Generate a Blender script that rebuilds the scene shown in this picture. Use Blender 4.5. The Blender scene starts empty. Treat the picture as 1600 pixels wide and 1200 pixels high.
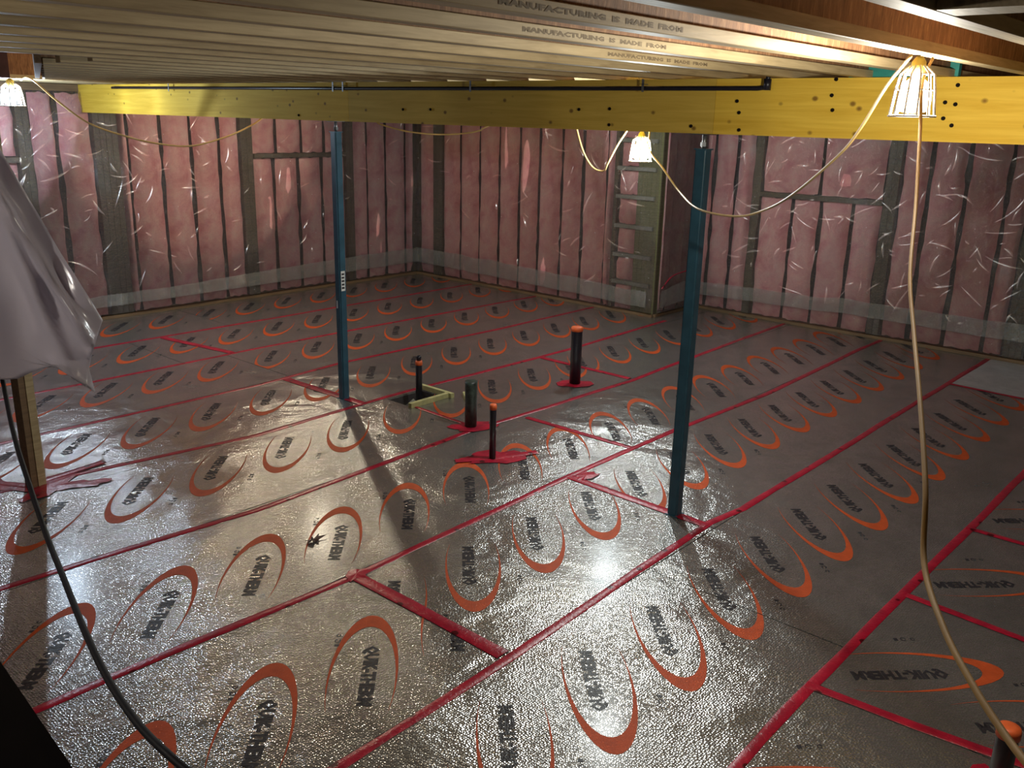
import bpy, bmesh, math, random
from mathutils import Vector, Matrix, noise
random.seed(7)
scene = bpy.context.scene
COL = scene.collection

# ------------------------------------------------------------------ camera
YAW, PITCH, ROLL, FPX, EYE = math.radians(41.26878716), math.radians(16.49179929), math.radians(1.35984703), 1415.6087, 2.567
cy, sy, cp, sp = math.cos(YAW), math.sin(YAW), math.cos(PITCH), math.sin(PITCH)
FWD = Vector((cy*cp, sy*cp, -sp)); R0 = Vector((sy, -cy, 0)); U0 = R0.cross(FWD)
RGT = math.cos(ROLL)*R0 + math.sin(ROLL)*U0
UPV = -math.sin(ROLL)*R0 + math.cos(ROLL)*U0
cam_d = bpy.data.cameras.new('camera'); cam = bpy.data.objects.new('camera', cam_d); COL.objects.link(cam)
M = Matrix((RGT, UPV, -FWD)).transposed().to_4x4(); M.translation = Vector((0, 0, EYE)); cam.matrix_world = M
cam_d.sensor_fit = 'HORIZONTAL'; cam_d.sensor_width = 36; cam_d.lens = FPX/1600*36
cam_d.clip_start = .02; cam_d.clip_end = 100
scene.camera = cam

# ------------------------------------------------------------------ world, exposure
world = bpy.data.worlds.new('world'); scene.world = world; world.use_nodes = True
world.node_tree.nodes['Background'].inputs[0].default_value = (.02, .018, .02, 1)
world.node_tree.nodes['Background'].inputs[1].default_value = .3
scene.view_settings.view_transform = 'Standard'; scene.view_settings.look = 'None'
scene.view_settings.gamma = 1; scene.view_settings.use_curve_mapping = False
scene.view_settings.exposure = 1.5
scene.cycles.use_denoising = True
scene.cycles.max_bounces = 8; scene.cycles.transparent_max_bounces = 12
scene.cycles.sample_clamp_indirect = 1.2; scene.cycles.caustics_reflective = False; scene.cycles.caustics_refractive = False
# lamps (bulb centre, colour, power in watts); each is built below as a caged work light
LAMPS = {
 'near':  ((3.42, 1.160, 2.686), (1.0, .94, .80), 34),
 'mid':   ((5.37, 3.590, 2.375), (.93, 1.0, .98), 42),
 'left':  ((3.64, 9.698, 2.66), (.66, .82, 1.0), 48),
 'far':   ((6.42, 8.863, 2.686), (1.0, .88, .66), 42),
 'stair': ((-.62, 2.361, 2.686), (1.0, .93, .84), 17),  # added unseen fill lamp, brightens the hanging sheet and walls
 'back':  ((8.15, 5.600, 2.686), (.85, .97, 1.0), 46),
}

# ------------------------------------------------------------------ helpers
def at(px, py, d):                       # a point seen at (px, py) at distance d from the eye
    v = FWD + (px-800)/FPX*RGT - (py-600)/FPX*UPV
    return Vector((0, 0, EYE)) + v.normalized()*d
def ground(px, py, z=0.0):
    v = FWD + (px-800)/FPX*RGT - (py-600)/FPX*UPV
    return Vector((0, 0, EYE)) + v*((z-EYE)/v.z)
def link(name, me, parent=None, **props):
    o = bpy.data.objects.new(name, me); COL.objects.link(o)
    if parent is not None: o.parent = parent
    for k, v in props.items(): o[k] = v
    return o
def thing(name, label, cat, loc=(0, 0, 0), rz=0, group=None):
    o = bpy.data.objects.new(name, None); COL.objects.link(o); o.location = loc; o.rotation_euler = (0, 0, rz)
    o['label'] = label; o['category'] = cat
    if group: o['group'] = group
    return o
def tag(o, label, cat, group=None):
    o['label'] = label; o['category'] = cat
    if group: o['group'] = group
    return o
def mesh(name, verts, faces, mat, smooth=False):
    me = bpy.data.meshes.new(name); me.from_pydata([tuple(v) for v in verts], [], faces)
    if mat: me.materials.append(mat)
    if smooth: me.polygons.foreach_set('use_smooth', [True]*len(me.polygons))
    me.update(); return me
def box_data(x0, x1, y0, y1, z0, z1, b=0):
    if b <= 0:
        v = [(x0,y0,z0),(x1,y0,z0),(x1,y1,z0),(x0,y1,z0),(x0,y0,z1),(x1,y0,z1),(x1,y1,z1),(x0,y1,z1)]
        f = [(0,3,2,1),(4,5,6,7),(0,1,5,4),(1,2,6,5),(2,3,7,6),(3,0,4,7)]
        return v, f
    bm = bmesh.new(); bmesh.ops.create_cube(bm, size=1)
    for q in bm.verts: q.co = Vector(((x0+x1)/2+q.co.x*(x1-x0), (y0+y1)/2+q.co.y*(y1-y0), (z0+z1)/2+q.co.z*(z1-z0)))
    bmesh.ops.bevel(bm, geom=bm.edges[:], offset=b, segments=1, affect='EDGES')
    v = [tuple(q.co) for q in bm.verts]; f = [[q.index for q in fa.verts] for fa in bm.faces]; bm.free()
    return v, f
def box(name, x0, x1, y0, y1, z0, z1, mat, parent=None, b=0, **props):
    v, f = box_data(x0, x1, y0, y1, z0, z1, b)
    return link(name, mesh(name, v, f, mat), parent, **props)
def boxes(name, L, mat, parent=None, b=0):
    V, F = [], []
    for a in L:
        v, f = box_data(*a, b); n = len(V); V += v; F += [[i+n for i in q] for q in f]
    return link(name, mesh(name, V, F, mat), parent)
def lathe(name, prof, n, mat, parent=None, loc=(0,0,0), smooth=True):
    V = [(r*math.cos(2*math.pi*k/n), r*math.sin(2*math.pi*k/n), z) for r, z in prof for k in range(n)]
    F = [(i*n+k, i*n+(k+1) % n, (i+1)*n+(k+1) % n, (i+1)*n+k) for i in range(len(prof)-1) for k in range(n)]
    F += [tuple(range(n))[::-1], tuple(range((len(prof)-1)*n, len(prof)*n))]
    o = link(name, mesh(name, V, F, mat, False), parent); o.location = loc
    if smooth:
        for p in o.data.polygons: p.use_smooth = len(p.vertices) == 4
    return o
def catmull(P, seg=8):
    P = [Vector(p) for p in P]; Q = [P[0]*2-P[1]]+P+[P[-1]*2-P[-2]]; out = []
    for i in range(1, len(Q)-2):
        a, b, c, d = Q[i-1:i+3]
        for k in range(seg):
            t = k/seg
            out.append(.5*((2*b)+(c-a)*t+(2*a-5*b+4*c-d)*t*t+(-a+3*b-3*c+d)*t**3))
    return out+[P[-1]]
def tube_data(P, r, n=8):
    P = [Vector(p) for p in P]; V, F = [], []; ref = None
    for i, p in enumerate(P):
        t = (P[min(i+1, len(P)-1)]-P[max(i-1, 0)]).normalized()
        if ref is None: ref = t.orthogonal().normalized()
        ref = (ref - t*ref.dot(t)).normalized(); s = t.cross(ref)
        V += [p+r*(math.cos(2*math.pi*k/n)*ref+math.sin(2*math.pi*k/n)*s) for k in range(n)]
    F = [(i*n+k, i*n+(k+1) % n, (i+1)*n+(k+1) % n, (i+1)*n+k) for i in range(len(P)-1) for k in range(n)]
    F += [tuple(range(n))[::-1], tuple(range((len(P)-1)*n, len(P)*n))]
    return V, F
def tube(name, P, r, mat, parent=None, n=8):
    v, f = tube_data(P, r, n); return link(name, mesh(name, v, f, mat, True), parent)
def tubes(name, L, r, mat, parent=None, n=6):
    V, F = [], []
    for P in L:
        v, f = tube_data(P, r, n); k = len(V); V += v; F += [[i+k for i in q] for q in f]
    return link(name, mesh(name, V, F, mat, True), parent)

# ------------------------------------------------------------------ materials
def new_mat(name):
    m = bpy.data.materials.new(name); m.use_nodes = True; nt = m.node_tree
    return m, nt, nt.nodes['Principled BSDF'], nt.nodes['Material Output']
def N(nt, kind, **kw):
    n = nt.nodes.new(kind)
    for k, v in kw.items():
        if k in n.inputs: n.inputs[k].default_value = v
        else: setattr(n, k, v)
    return n
def ramp(nt, src, stops):
    r = nt.nodes.new('ShaderNodeValToRGB'); e = r.color_ramp.elements
    while len(e) < len(stops): e.new(.5)
    for q, (p, c) in zip(e, stops): q.position = p; q.color = (*c, 1) if len(c) == 3 else c
    nt.links.new(src, r.inputs[0]); return r.outputs[0]
def coords(nt, scale=(1, 1, 1), obj=True, rot=(0, 0, 0)):
    t = nt.nodes.new('ShaderNodeTexCoord'); mp = nt.nodes.new('ShaderNodeMapping')
    mp.inputs['Scale'].default_value = scale; mp.inputs['Rotation'].default_value = rot
    nt.links.new(t.outputs['Object' if obj else 'Generated'], mp.inputs[0]); return mp.outputs[0]
def bump(nt, h, strength, dist, nrm=None):
    b = nt.nodes.new('ShaderNodeBump'); b.inputs['Strength'].default_value = strength; b.inputs['Distance'].default_value = dist
    nt.links.new(h, b.inputs['Height'])
    if nrm is not None: nt.links.new(nrm, b.inputs['Normal'])
    return b.outputs[0]
def plain(name, c, rough=.6, metal=0, var=.15, scale=20, bumpd=0, spec=.5):
    m, nt, p, o = new_mat(name)
    n = N(nt, 'ShaderNodeTexNoise', Scale=scale, Detail=4); nt.links.new(coords(nt), n.inputs['Vector'])
    nt.links.new(ramp(nt, n.outputs[0], [(.3, tuple(x*(1-var) for x in c)), (.7, tuple(min(1, x*(1+var)) for x in c))]), p.inputs['Base Color'])
    p.inputs['Roughness'].default_value = rough; p.inputs['Metallic'].default_value = metal; p.inputs['Specular IOR Level'].default_value = spec
    if bumpd: nt.links.new(bump(nt, n.outputs[0], .6, bumpd), p.inputs['Normal'])
    return m
def wood(name, a, b, stretch=(1.5, 22, 22), knots=True, rough=.6, fleck=0):
    m, nt, p, o = new_mat(name)
    n = N(nt, 'ShaderNodeTexNoise', Scale=2.2, Detail=6, Roughness=.6, Distortion=.6); nt.links.new(coords(nt, stretch), n.inputs['Vector'])
    col = ramp(nt, n.outputs[0], [(.32, a), (.68, b)])
    if knots:
        v = N(nt, 'ShaderNodeTexVoronoi', Scale=1.0); nt.links.new(coords(nt, (2.2, 7, 9)), v.inputs['Vector'])
        k = ramp(nt, v.outputs['Distance'], [(.07, (.22, .13, .06)), (.15, (1, 1, 1))])
        mx = N(nt, 'ShaderNodeMix', data_type='RGBA', blend_type='MULTIPLY'); mx.inputs[0].default_value = .85
        nt.links.new(col, mx.inputs[6]); nt.links.new(k, mx.inputs[7]); col = mx.outputs[2]
    nt.links.new(col, p.inputs['Base Color']); p.inputs['Roughness'].default_value = rough
    nt.links.new(bump(nt, n.outputs[0], .25, .002), p.inputs['Normal'])
    return m
def foil(name, c, rough=.3):
    m, nt, p, o = new_mat(name)
    co = coords(nt)
    v = N(nt, 'ShaderNodeTexVoronoi', Scale=85, Randomness=.6); nt.links.new(co, v.inputs['Vector'])
    w1 = N(nt, 'ShaderNodeTexNoise', Scale=1.6, Detail=3, Roughness=.5, Distortion=.5); nt.links.new(co, w1.inputs['Vector'])
    w2 = N(nt, 'ShaderNodeTexNoise', Scale=9, Detail=4, Roughness=.55); nt.links.new(co, w2.inputs['Vector'])
    nr = bump(nt, w1.outputs[0], .8, .05)
    nr = bump(nt, w2.outputs[0], .45, .009, nr)
    nr = bump(nt, v.outputs['Distance'], .8, .0034, nr)
    nt.links.new(nr, p.inputs['Normal'])
    g = N(nt, 'ShaderNodeTexNoise', Scale=3.0, Detail=6, Roughness=.65); nt.links.new(co, g.inputs['Vector'])
    nt.links.new(ramp(nt, g.outputs[0], [(.3, tuple(x*.72 for x in c)), (.65, c)]), p.inputs['Base Color'])
    rr = ramp(nt, g.outputs[0], [(.3, (rough+.12,)*3), (.7, (rough-.04,)*3)]); nt.links.new(rr, p.inputs['Roughness'])
    p.inputs['Metallic'].default_value = .82
    p.inputs['Coat Weight'].default_value = .25; p.inputs['Coat Roughness'].default_value = .2
    return m
def ink(name, c, rough=.6):
    m, nt, p, o = new_mat(name); p.inputs['Specular IOR Level'].default_value = .3; co = coords(nt)
    v = N(nt, 'ShaderNodeTexVoronoi', Scale=85, Randomness=.6); nt.links.new(co, v.inputs['Vector'])
    g = N(nt, 'ShaderNodeTexNoise', Scale=14, Detail=4); nt.links.new(co, g.inputs['Vector'])
    nt.links.new(ramp(nt, g.outputs[0], [(.3, tuple(x*.75 for x in c)), (.7, c)]), p.inputs['Base Color'])
    nt.links.new(bump(nt, v.outputs['Distance'], .45, .003), p.inputs['Normal'])
    p.inputs['Roughness'].default_value = rough; return m
def tape_mat():
    m, nt, p, o = new_mat('red_sheathing_tape'); co = coords(nt)
    g = N(nt, 'ShaderNodeTexNoise', Scale=9, Detail=5); nt.links.new(co, g.inputs['Vector'])
    v = N(nt, 'ShaderNodeTexVoronoi', Scale=7, Randomness=.5); nt.links.new(co, v.inputs['Vector'])
    base = ramp(nt, g.outputs[0], [(.3, (.27, .006, .024)), (.7, (.48, .014, .04))])
    dk = ramp(nt, v.outputs['Distance'], [(.13, (.12, .05, .06)), (.17, (1, 1, 1))])
    mx = N(nt, 'ShaderNodeMix', data_type='RGBA', blend_type='MULTIPLY'); mx.inputs[0].default_value = .9
    nt.links.new(base, mx.inputs[6]); nt.links.new(dk, mx.inputs[7]); nt.links.new(mx.outputs[2], p.inputs['Base Color'])
    w = N(nt, 'ShaderNodeTexNoise', Scale=30, Detail=4, Distortion=1); nt.links.new(co, w.inputs['Vector'])
    nt.links.new(bump(nt, w.outputs[0], .5, .006), p.inputs['Normal'])
    p.inputs['Roughness'].default_value = .3; return m
def batt_mat():
    m, nt, p, o = new_mat('pink_fibreglass'); co = coords(nt)
    g = N(nt, 'ShaderNodeTexNoise', Scale=4, Detail=8, Roughness=.6, Distortion=.4); nt.links.new(co, g.inputs['Vector'])
    f = N(nt, 'ShaderNodeTexNoise', Scale=60, Detail=4); nt.links.new(co, f.inputs['Vector'])
    nt.links.new(ramp(nt, g.outputs[0], [(.3, (.76, .27, .29)), (.5, (.92, .45, .43)), (.72, (.97, .62, .56))]), p.inputs['Base Color'])
    nr = bump(nt, g.outputs[0], .6, .03); nt.links.new(bump(nt, f.outputs[0], .4, .006, nr), p.inputs['Normal'])
    p.inputs['Roughness'].default_value = .95; p.inputs['Specular IOR Level'].default_value = .1
    return m
def film(name, haze, gloss, tint, wr=1.0, rough=.13):
    """clear polyethylene: mostly lets light through, a little milky, with glossy creases"""
    m = bpy.data.materials.new(name); m.use_nodes = True; nt = m.node_tree; nt.nodes.clear()
    out = nt.nodes.new('ShaderNodeOutputMaterial')
    tr = N(nt, 'ShaderNodeBsdfTransparent'); tr.inputs[0].default_value = (.97, .97, .97, 1)
    df = N(nt, 'ShaderNodeBsdfDiffuse'); df.inputs[0].default_value = (*tint, 1)
    tl = N(nt, 'ShaderNodeBsdfTranslucent'); tl.inputs[0].default_value = (*tint, 1)
    mm = nt.nodes.new('ShaderNodeMixShader'); mm.inputs[0].default_value = .4
    nt.links.new(df.outputs[0], mm.inputs[1]); nt.links.new(tl.outputs[0], mm.inputs[2])
    gl = N(nt, 'ShaderNodeBsdfGlossy'); gl.inputs['Roughness'].default_value = rough
    co = coords(nt, (1, 1, 1))
    a = N(nt, 'ShaderNodeTexNoise', Scale=7, Detail=2, Roughness=.5, Distortion=2.2); nt.links.new(co, a.inputs['Vector'])
    b = N(nt, 'ShaderNodeTexNoise', Scale=13, Detail=2, Distortion=1.5); nt.links.new(coords(nt, (1, 1, .55), rot=(.35, .35, 0)), b.inputs['Vector'])
    sb = N(nt, 'ShaderNodeMath', operation='SUBTRACT'); sb.inputs[1].default_value = .5
    ab = N(nt, 'ShaderNodeMath', operation='ABSOLUTE')
    nt.links.new(a.outputs[0], sb.inputs[0]); nt.links.new(sb.outputs[0], ab.inputs[0])
    sb2 = N(nt, 'ShaderNodeMath', operation='SUBTRACT'); sb2.inputs[1].default_value = .5
    ab2 = N(nt, 'ShaderNodeMath', operation='ABSOLUTE')
    nt.links.new(b.outputs[0], sb2.inputs[0]); nt.links.new(sb2.outputs[0], ab2.inputs[0])
    nr = bump(nt, ab.outputs[0], 1.0, .10*wr); nr = bump(nt, ab2.outputs[0], 1.0, .05*wr, nr)
    nt.links.new(nr, gl.inputs['Normal'])
    m1 = nt.nodes.new('ShaderNodeMixShader'); m1.inputs[0].default_value = haze
    nt.links.new(tr.outputs[0], m1.inputs[1]); nt.links.new(mm.outputs[0], m1.inputs[2])
    fr = N(nt, 'ShaderNodeFresnel', IOR=1.45)
    ml = N(nt, 'ShaderNodeMath', operation='MULTIPLY_ADD', use_clamp=True); ml.inputs[1].default_value = gloss; ml.inputs[2].default_value = gloss*.04
    nt.links.new(fr.outputs[0], ml.inputs[0])
    m2 = nt.nodes.new('ShaderNodeMixShader'); nt.links.new(ml.outputs[0], m2.inputs[0])
    nt.links.new(m1.outputs[0], m2.inputs[1]); nt.links.new(gl.outputs[0], m2.inputs[2])
    nt.links.new(m2.outputs[0], out.inputs[0]); return m
def osb():
    m, nt, p, o = new_mat('oriented_strand_web'); co = coords(nt, (14, 14, 3))
    n = N(nt, 'ShaderNodeTexNoise', Scale=3, Detail=5, Roughness=.7, Distortion=.5); nt.links.new(co, n.inputs['Vector'])
    nt.links.new(ramp(nt, n.outputs[0], [(.3, (.14, .065, .03)), (.55, (.30, .15, .07)), (.75, (.50, .30, .15))]), p.inputs['Base Color'])
    p.inputs['Roughness'].default_value = .7; nt.links.new(bump(nt, n.outputs[0], .5, .004), p.inputs['Normal'])
    return m
def glow(name, c, s):
    m = bpy.data.materials.new(name); m.use_nodes = True; nt = m.node_tree; nt.nodes.clear()
    e = nt.nodes.new('ShaderNodeEmission'); e.inputs[0].default_value = (*c, 1); e.inputs[1].default_value = s
    o = nt.nodes.new('ShaderNodeOutputMaterial'); t = nt.nodes.new('ShaderNodeBsdfTransparent')   # clear glowing glass
    a = nt.nodes.new('ShaderNodeAddShader'); nt.links.new(e.outputs[0], a.inputs[0]); nt.links.new(t.outputs[0], a.inputs[1])
    nt.links.new(a.outputs[0], o.inputs[0]); return m

M_FOIL = foil('bubble_foil', (.54, .52, .50), .16)
M_FOIL2 = foil('bubble_foil_reflecting', (.80, .81, .82), .5)  # paler copy of the foil, bright reflection put into its colour
M_ORANGE = ink('orange_ink', (.56, .082, .016)); M_BLACK = ink('black_ink', (.035, .03, .035), .4)
M_TAPE = tape_mat(); M_BATT = batt_mat()
M_STUD = wood('stud_wood', (.070, .056, .032), (.125, .10, .055)); M_PLATE = wood('plate_wood', (.14, .085, .045), (.24, .15, .075), knots=False)
M_LIGHTWOOD = wood('joist_flange_wood', (.36, .265, .14), (.55, .43, .245)); M_OSB = osb()
M_SUB = plain('subfloor_strand_board', (.30, .18, .09), .8, scale=40, var=.4)
M_DARK = plain('dark_wall_backing', (.045, .035, .035), .9)
M_CONC = plain('concrete', (.22, .21, .20), .9, scale=8)
M_GRAVEL = plain('gravel', (.25, .24, .20), .95, scale=60, var=.6, bumpd=.02)
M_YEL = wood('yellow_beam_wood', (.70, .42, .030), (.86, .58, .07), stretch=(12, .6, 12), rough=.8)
M_YEL2 = wood('backlit_yellow_beam_wood', (.60, .385, .045), (.74, .51, .085), stretch=(12, .6, 12), rough=.8)  # duller copy of the beam wood, backlit tone put into the colour
M_BLUE = plain('blue_steel_paint', (.030, .092, .135), .35, var=.2, scale=9, spec=.6)
M_STEEL = plain('grey_steel', (.25, .26, .27), .4, metal=.8)
M_ABS = plain('black_plastic_pipe', (.012, .012, .02), .35)
M_CAP = plain('orange_pipe_cap', (.75, .13, .03), .5)
M_WRAP = plain('mottled_dark_pipe_wrap', (.03, .045, .035), .45, var=.8, scale=30)
M_CORD = plain('yellow_cord', (.62, .42, .16), .4, scale=10); M_CORDR = plain('backlit_cord', (.42, .235, .055), .65, scale=6)  # second cord colour is browner, backlit shade painted in
M_BCORD = plain('black_cord', (.010, .010, .014), .6, spec=.25)
M_SOCKET = plain('yellow_lamp_socket', (.80, .62, .12), .45); M_CAGE = plain('white_lamp_guard', (.85, .83, .78), .4)
M_WHITE = plain('white_label', (.75, .75, .72), .5)
M_GREENW = plain('yellow_green_form_lumber', (.48, .44, .20), .7)
M_TEAL = plain('teal_paint', (.03, .28, .24), .5)
M_STAIR = plain('near_black_board', (.010, .007, .006), .9, spec=.1)  # near-black matte colour for the stair board and bolt heads
M_LEAF = plain('dried_leaf', (.10, .055, .04), .7)
M_FILM = film('clear_poly_film', .06, 2.6, (.72, .62, .64), 1.6, .07); M_FILM2 = film('doubled_poly_film', .30, 2.2, (.66, .68, .62), 1.2, .10)
def sheet_mat():
    m, nt, p, o = new_mat('white_poly_sheet'); co = coords(nt)
    n = N(nt, 'ShaderNodeTexNoise', Scale=3.5, Detail=3, Distortion=.8); nt.links.new(co, n.inputs['Vector'])
    p.inputs['Base Color'].default_value = (.70, .66, .72, 1); p.inputs['Roughness'].default_value = .22
    p.inputs['Transmission Weight'].default_value = 0; p.inputs['Coat Weight'].default_value = .3
    nt.links.new(bump(nt, n.outputs[0], .4, .010), p.inputs['Normal'])
    tl = N(nt, 'ShaderNodeBsdfTranslucent'); tl.inputs[0].default_value = (.62, .57, .62, 1)
    tr = N(nt, 'ShaderNodeBsdfTransparent')
    a = nt.nodes.new('ShaderNodeMixShader'); a.inputs[0].default_value = .5
    nt.links.new(p.outputs[0], a.inputs[1]); nt.links.new(tl.outputs[0], a.inputs[2])
    b = nt.nodes.new('ShaderNodeMixShader'); b.inputs[0].default_value = .10
    nt.links.new(a.outputs[0], b.inputs[1]); nt.links.new(tr.outputs[0], b.inputs[2])
    nt.links.new(b.outputs[0], o.inputs[0]); return m
M_SHEET = sheet_mat()

# ------------------------------------------------------------------ room shell
YW, XW, YR, XR = 11.17, 10.25, 6.50, 11.29        # left wall, far wall, return wall, right wall
HOLE = (5.30, 5.74, 5.84, 6.20)
X0, Y0 = -3.0, -3.0
slab_v, slab_f = [], []
def quad(a, b, c, d):
    n = len(slab_v); slab_v.extend([a, b, c, d]); slab_f.append((n, n+1, n+2, n+3))
hx0, hx1, hy0, hy1 = HOLE; Z = -.012; W = YW+.2; XE = XR+.2
for (a, b, c, d) in ((X0, XE, Y0, hy0), (X0, hx0, hy0, hy1), (hx1, XE, hy0, hy1), (X0, XE, hy1, W)):
    quad((a, c, Z), (b, c, Z), (b, d, Z), (a, d, Z))
floor = link('floor', mesh('floor', slab_v, slab_f, M_CONC), kind='structure')
pv = [(hx0,hy0,Z),(hx1,hy0,Z),(hx1,hy1,Z),(hx0,hy1,Z),(hx0,hy0,-.2),(hx1,hy0,-.2),(hx1,hy1,-.2),(hx0,hy1,-.2)]
pit = link('drain_pit', mesh('drain_pit', pv, [(0,1,5,4),(1,2,6,5),(2,3,7,6),(3,0,4,7)], M_DARK), floor)
gv, gf = [], []
for i in range(9):
    for j in range(8):
        gv.append((hx0+(hx1-hx0)*i/8, hy0+(hy1-hy0)*j/7, -.10-.05*noise.noise(Vector((i*.9, j*.9, 3)))))
for i in range(8):
    for j in range(7): a = i*8+j; gf.append((a, a+8, a+9, a+1))
g = link('gravel_bed', mesh('gravel_bed', gv, gf, M_GRAVEL), pit); g['kind'] = 'stuff'

# ---- foil sheets with their print
def swoosh_mesh():
    V, F = [], []; n = 26
    for i in range(n+1):
        ph = math.radians(-122+244*i/n); e = max(0, 1-abs(i/n*2-1)**2.0)
        ox, oy = .53*math.cos(ph), .022+.165*math.sin(ph)
        k = .20*e**1.5+.004
        ix, iy = (.53*(1-k*1.02))*math.cos(ph)-(0), .022+.165*(1-k*.9)*math.sin(ph)
        V += [(ox, oy, 0), (ix, iy, 0)]
    for i in range(n): F.append((2*i, 2*i+2, 2*i+3, 2*i+1))
    return mesh('printed_swoosh', V, F, M_ORANGE)
def text_mesh(body, size, width, height, mat, name):
    cu = bpy.data.curves.new('t', 'FONT'); cu.body = body; cu.size = size; cu.resolution_u = 1; cu.offset = .055*size
    ob = bpy.data.objects.new('t', cu); COL.objects.link(ob)
    bpy.context.view_layer.update()
    me = bpy.data.meshes.new_from_object(ob.evaluated_get(bpy.context.evaluated_depsgraph_get()))
    bpy.data.objects.remove(ob); me.name = name
    xs = [v.co.x for v in me.vertices]; ys = [v.co.y for v in me.vertices]
    w, h, x0, y0 = max(xs)-min(xs), max(ys)-min(ys), min(xs), min(ys)
    for v in me.vertices: v.co = Vector(((v.co.x-x0)/w*width-width/2, (v.co.y-y0)/h*height-height/2, 0))
    me.materials.clear(); me.materials.append(mat); return me
SWOOSH = swoosh_mesh()
LETTERS = text_mesh('QUIK-THERM', .1, .48, .088, M_BLACK, 'printed_lettering'); LETTERS.transform(Matrix.Rotation(math.pi, 4, 'Z'))   # reads away from the thick end of the ring
def mark_mesh():
    V, F = [], []
    for (cx, r0, r1) in ((0, .010, .016), (.05, .008, .013)):
        n = 10; b = len(V)
        for k in range(n):
            a = 2*math.pi*k/n; V += [(cx+r0*math.cos(a), r0*math.sin(a), 0), (cx+r1*math.cos(a), r1*math.sin(a), 0)]
        F += [(b+2*k, b+2*k+1, b+2*((k+1) % n)+1, b+2*((k+1) % n)) for k in range(n-1)]
    b = len(V); V += [(-.05, -.012, 0), (-.03, -.012, 0), (-.03, .012, 0), (-.05, .012, 0)]; F.append((b, b+1, b+2, b+3))
    return mesh('printed_mark', V, F, M_BLACK)
MARK = mark_mesh()
SEAM = [-2.3, -1.08, .14, 1.353, 2.575, 3.79, 4.99, 6.20, 7.45, 8.62, 9.86, YW+.12]
# (x0, x1, y0, y1, towards viewer?, first text x, pitch, pale, mode)
ST = []
def row(k, x0, x1, tow, tx, pitch, pale=False): ST.append((x0, x1, SEAM[k], SEAM[k+1], tow, tx, pitch, pale, 'x'))
row(3, X0, 4.2, 1, 3.09, .60); row(3, 4.2, 9.80, 1, 3.09, .60); row(3, 9.80, XE, 0, None, .6, True)
row(4, X0, 2.95, 0, 2.38, .60); row(4, 2.95, 4.98, 1, 3.50, .60); row(4, 4.98, XE, 1, 3.50, .585)
row(5, X0, 5.84, 0, 1.98, .585); row(5, 5.84, XE, 0, 1.98, .585)
row(6, X0, 5.33, 1, 2.07, .605); row(6, 5.33, 7.53, 1, 2.07, .605); row(6, 7.53, XE, 1, 7.74, .60)
row(7, X0, 5.0, 1, 2.78, .59); row(7, 5.0, XE, 1, 2.78, .60)
row(8, X0, 5.1, 1, 3.02, .58); row(8, 5.1, XE, 1, 3.02, .60)
row(9, X0, 4.6, 1, 3.3, .6); row(9, 4.6, XE, 1, 3.3, .6)
row(10, X0, 5.9, 1, 3.1, .6); row(10, 5.9, XE, 1, 3.1, .6)
xs = [-3.0, 1.36, 2.58, 3.80, 4.95, 6.18, 7.40, 8.62, 9.80, XE]
for a, b in zip(xs[:-1], xs[1:]): ST.append((a, b, Y0, 1.353, 2, None, .57, a > 9, 'y'))
COS = math.cos(math.radians(45))
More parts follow.
